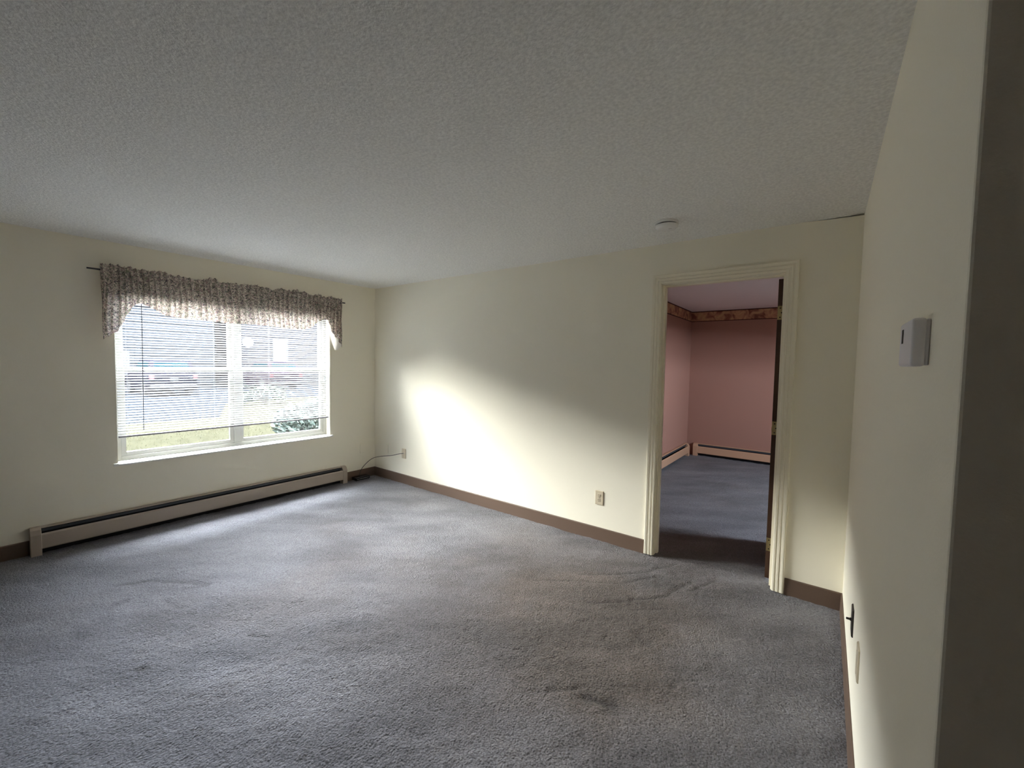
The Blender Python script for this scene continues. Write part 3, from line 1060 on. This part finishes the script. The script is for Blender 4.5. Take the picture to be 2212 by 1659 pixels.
gv = []
gf = []
NB = 9000
gx, gy = rng.uniform(-11, -0.4, NB), rng.uniform(-4.0, 6.0, NB)
ga, gh, gt = rng.uniform(0, 2 * PI, NB), rng.uniform(0.02, 0.07, NB), rng.uniform(0.0, 0.05, NB)
for i in range(NB):
    if ((gx[i] + 4.5) / 1.1) ** 2 + ((gy[i] - 1.95) / 1.45) ** 2 < 1:
        gx[i] = rng.uniform(-3.2, -0.6)
    dx, dy = math.cos(ga[i]) * 0.007, math.sin(ga[i]) * 0.007
    gv += [(gx[i] - dx, gy[i] - dy, GZ - 0.003), (gx[i] + dx, gy[i] + dy, GZ - 0.003), (gx[i] + gt[i] * math.sin(ga[i] * 3), gy[i] + gt[i] * math.cos(ga[i] * 3), GZ + gh[i])]
    gf.append((3 * i, 3 * i + 1, 3 * i + 2))
g = MB()
g.v, g.f = gv, gf
tag(g.build('grass', M_BLADE, weld=False), 'dry pale grass tufts on the lawn below the blind', 'grass', kind='stuff')


def bush(label, cx, cy, rx, ry, h, nleaf, leaf, m, seed, group=None):
    r = np.random.default_rng(seed)
    e = empty('shrub', (cx, cy, GZ))
    tag(e, label, 'shrub', group)
    st = MB()
    for i in range(9):
        a = r.uniform(0, 2 * PI)
        k = r.uniform(0.3, 0.8)
        st.tube([(0.02 * math.cos(a), 0.02 * math.sin(a), -0.02), (0.4 * k * rx * math.cos(a), 0.4 * k * ry * math.sin(a), h * 0.4), (k * rx * math.cos(a), k * ry * math.sin(a), h * 0.8)], [0.012, 0.008, 0.003], 5)
    st.build('stems', M_TWIG, e)
    b = MB()
    for i in range(nleaf):
        a, u = r.uniform(0, 2 * PI), r.uniform(-0.6, 1)
        q = r.uniform(0.55, 1.0) * (1 + 0.18 * math.sin(3 * a + seed) + 0.1 * math.sin(7 * a))
        s = math.sqrt(max(0, 1 - u * u))
        p = Vector((q * rx * s * math.cos(a), q * ry * s * math.sin(a), max(0.02, h * (0.42 + 0.56 * u * q))))
        up = Vector((s * math.cos(a) + r.normal(0, .5), s * math.sin(a) + r.normal(0, .5), 0.8 + r.normal(0, .4))).normalized()
        side = up.cross(Vector((r.normal(), r.normal(), r.normal()))).normalized()
        nn = side.cross(up)
        l = leaf * r.uniform(0.7, 1.3)
        b.quad(p, p + up * l * 0.45 + side * l * 0.24 + nn * l * 0.06, p + up * l, p + up * l * 0.45 - side * l * 0.24 + nn * l * 0.06)
    b.build('foliage', m, e, weld=False)
    return e


bush('grey-green leafy shrub low outside the right half of the window', -4.5, 1.95, 0.90, 1.25, 0.85, 3600, 0.13, M_LEAF, 4)
bush('brighter green shrub beyond the grey-green one outside', -8.0, 6.1, 0.9, 0.8, 0.8, 900, 0.13, M_LEAF2, 5)
bush('small green shrub at the edge of the parking lot', -13.2, 4.1, 0.7, 0.9, 0.75, 700, 0.13, M_LEAF2, 6)


def building(label, x0, x1, y0, y1, h, m, wins, ridge):
    e = empty('apartment_building', (x1, (y0 + y1) / 2, GZ))
    tag(e, label, 'building')
    ym = (y0 + y1) / 2
    MB().box(x0 - x1, 0, y0 - ym, y1 - ym, 0, h).build('wall', m, e)
    cl = MB()
    z = 0.25
    while z < h - 0.1:
        cl.prism([(0.0, z), (0.018, z), (0.0, z + 0.16)], 'y', y0 - ym, y1 - ym)
        z += 0.2
    cl.build('siding_boards', m, e)
    rw = (x0 - x1)
    MB().prism([(0.5, h - 0.05), (0.5, h + 0.1), (rw / 2, h + ridge), (rw - 0.5, h + 0.1), (rw - 0.5, h - 0.05)], 'y', y0 - ym - 0.4, y1 - ym + 0.4).build('roof', M_ROOF, e)
    for (wy, wz, ww, wh) in wins:
        f = MB()
        a, b, c, d_ = wy - ym - ww / 2, wy - ym + ww / 2, wz - GZ, wz - GZ + wh
        t = 0.09
        f.box(0.0, 0.06, a - t, a, c - t, d_ + t).box(0.0, 0.06, b, b + t, c - t, d_ + t).box(0.0, 0.06, a, b, c - t, c).box(0.0, 0.06, a, b, d_, d_ + t)
        f.box(0.0, 0.05, (a + b) / 2 - 0.025, (a + b) / 2 + 0.025, c, d_)
        fo = f.build('window', M_EXTW, e)
        MB().box(0.005, 0.025, a, b, c, d_).build('pane', M_EXTG, fo)
    return e


building('slate blue two-storey building across the parking lot', -34, -24.5, -17.0, 6.0, 7.3, M_BLUE,
         [(-6, 0.9, 1.4, 1.3), (-1.5, 0.9, 1.4, 1.3), (-6, 4.2, 1.4, 1.3), (-1.5, 4.2, 1.4, 1.3), (3.0, 4.2, 1.4, 1.3)], 1.9)
bm_ = building('mauve-grey building with pale window surrounds across the parking lot', -36, -25.0, 6.9, 36, 7.2, M_MAUVE,
               [(9.95, 1.24, 0.80, 1.43), (14.0, 1.24, 0.95, 1.43), (9.95, 4.3, 0.8, 1.3), (14.0, 4.3, 0.9, 1.3), (18, 1.25, 1.4, 1.3), (24, 1.25, 1.4, 1.3)], 2.0)
bl_ = [c for c in bpy.data.objects if c.name.startswith('apartment_building')][0]
MB().box(0.0, 0.05, 0.6 + 6.2, 1.5 + 6.2, 0.05, 2.1).build('entrance_door', M_EXTW, bl_)

for nm, ya, yb, txt in (('sky_blocker_south', -14.0, -11.0, 'unseen block added to screen off low sky on the near side'),
                        ('sky_blocker_north', 9.0, 12.0, 'unseen block added to screen off low sky on the far side')):
    top_ = 9.0 if ya > 0 else 5.6
    w = MB().box(-15.0, -0.2, ya, yb, GZ - 0.1, top_)  # added out of view to cut sky light coming in from the sides
    ym_ = (ya + yb) / 2
    w.prism([(ya - 0.4, top_), (yb + 0.4, top_), (ym_, top_ + 1.8)], 'x', -15.4, -0.2)
    struct(w.build(nm, M_BLUE), txt, 'wall')

e = empty('satellite_dish', (-24.9, 7.78, 2.48))
tag(e, 'round white satellite dish on the wall of the mauve-grey building', 'satellite dish')
mt = Matrix.Translation((0.42, 0, 0)) @ Matrix.Rotation(math.radians(82), 4, 'Y')
MB().lathe([(0.03, -0.075), (0.15, -0.06), (0.26, -0.02), (0.315, 0.012), (0.315, 0.022), (0.25, 0.0), (0.14, -0.035), (0.02, -0.05)], 32, mt).build('dish', mat('dish_white', (0.014, 0.0145, 0.015), 0.6, 0.2), e, smooth=True)
MB().tube([(-0.08, 0, -0.25), (0.15, 0, -0.2), (0.36, 0, -0.02)], 0.022, 8).build('mast', M_ROOF, e)
MB().tube([(0.40, 0, -0.29), (0.70, 0, -0.16)], 0.014, 6).build('feed_arm', M_ROOF, e)


def car(label, cx, cy, paint, rz=0.0):
    """parked with its tail towards the window (tail faces local +x)."""
    e = empty('parked_car', (cx, cy, GZ + 0.015), rz)
    tag(e, label, 'car', 'parked cars across the lot')
    wd = 0.90
    b = MB()
    body = [(0.0, 0.34), (0.06, 0.98), (-0.18, 1.06), (-3.3, 1.03), (-4.35, 0.86), (-4.50, 0.40), (-4.35, 0.25), (-0.12, 0.25)]
    b.prism([(x, z) for x, z in body], 'y', -wd, wd)
    bo = b.build('body', paint, e, bevel=0.06, seg=3, smooth=True)
    lo = [(-0.10, -wd + 0.03, 1.05), (-0.10, wd - 0.03, 1.05), (-3.15, wd - 0.03, 1.02), (-3.15, -wd + 0.03, 1.02)]
    hi = [(-0.42, -wd + 0.16, 1.66), (-0.42, wd - 0.16, 1.66), (-2.25, wd - 0.16, 1.66), (-2.25, -wd + 0.16, 1.66)]
    c = MB()
    c.v = lo + hi
    c.f = [(0, 1, 5, 4), (1, 2, 6, 5), (2, 3, 7, 6), (3, 0, 4, 7), (4, 5, 6, 7), (3, 2, 1, 0)]
    c.build('cabin', paint, e, bevel=0.04, smooth=True)

    def pane(name, i, j, s0=0.10, s1=0.90, t0=0.14, t1=0.86):
        A, B, Cc, D = Vector(lo[i]), Vector(lo[j]), Vector(hi[j]), Vector(hi[i])
        nrm = (B - A).cross(D - A).normalized()
        if nrm.dot((A + B) / 2 - Vector((-1.5, 0, 1.2))) < 0:
            nrm = -nrm
        q = MB()
        f = lambda s, t: (A * (1 - s) + B * s) * (1 - t) + (D * (1 - s) + Cc * s) * t
        pts = [f(s0, t0), f(s1, t0), f(s1, t1), f(s0, t1)]
        for off in (-0.01, 0.008):
            q.v += [tuple(p + nrm * off) for p in pts]
        q.f = [(0, 1, 2, 3), (4, 5, 6, 7), (0, 1, 5, 4), (1, 2, 6, 5), (2, 3, 7, 6), (3, 0, 4, 7)]
        q.build(name, M_CARG, e)
    pane('rear_window', 0, 1)
    pane('side_window', 1, 2)
    pane('side_window', 3, 0)
    pane('windscreen', 2, 3)
    for x in (-0.95, -3.6):
        for s in (-1, 1):
            MB().lathe([(0.16, -0.11), (0.33, -0.10), (0.34, 0.0), (0.33, 0.10), (0.16, 0.11)], 24, Matrix.Translation((x, s * 0.80, 0.34)) @ Matrix.Rotation(PI / 2, 4, 'X')).build('wheel', M_TYRE, e, smooth=True)
    for s in (-1, 1):
        MB().box(0.02, 0.075, s * 0.80 - 0.09, s * 0.80 + 0.09, 0.74, 0.96).build('tail_light', M_TAIL, e, bevel=0.01)
    MB().box(0.03, 0.06, -0.16, 0.16, 0.70, 0.84).build('license_plate', M_EXTW, e, bevel=0.004)
    MB().box(-0.1, 0.10, -0.86, 0.86, 0.36, 0.52).build('bumper', M_TYRE, e, bevel=0.03)


car('dark parked car with teal windows outside the left half of the window', -19.3, 2.75, M_CAR)
car('maroon parked car outside the right half of the window', -19.9, 8.0, M_CAR2)
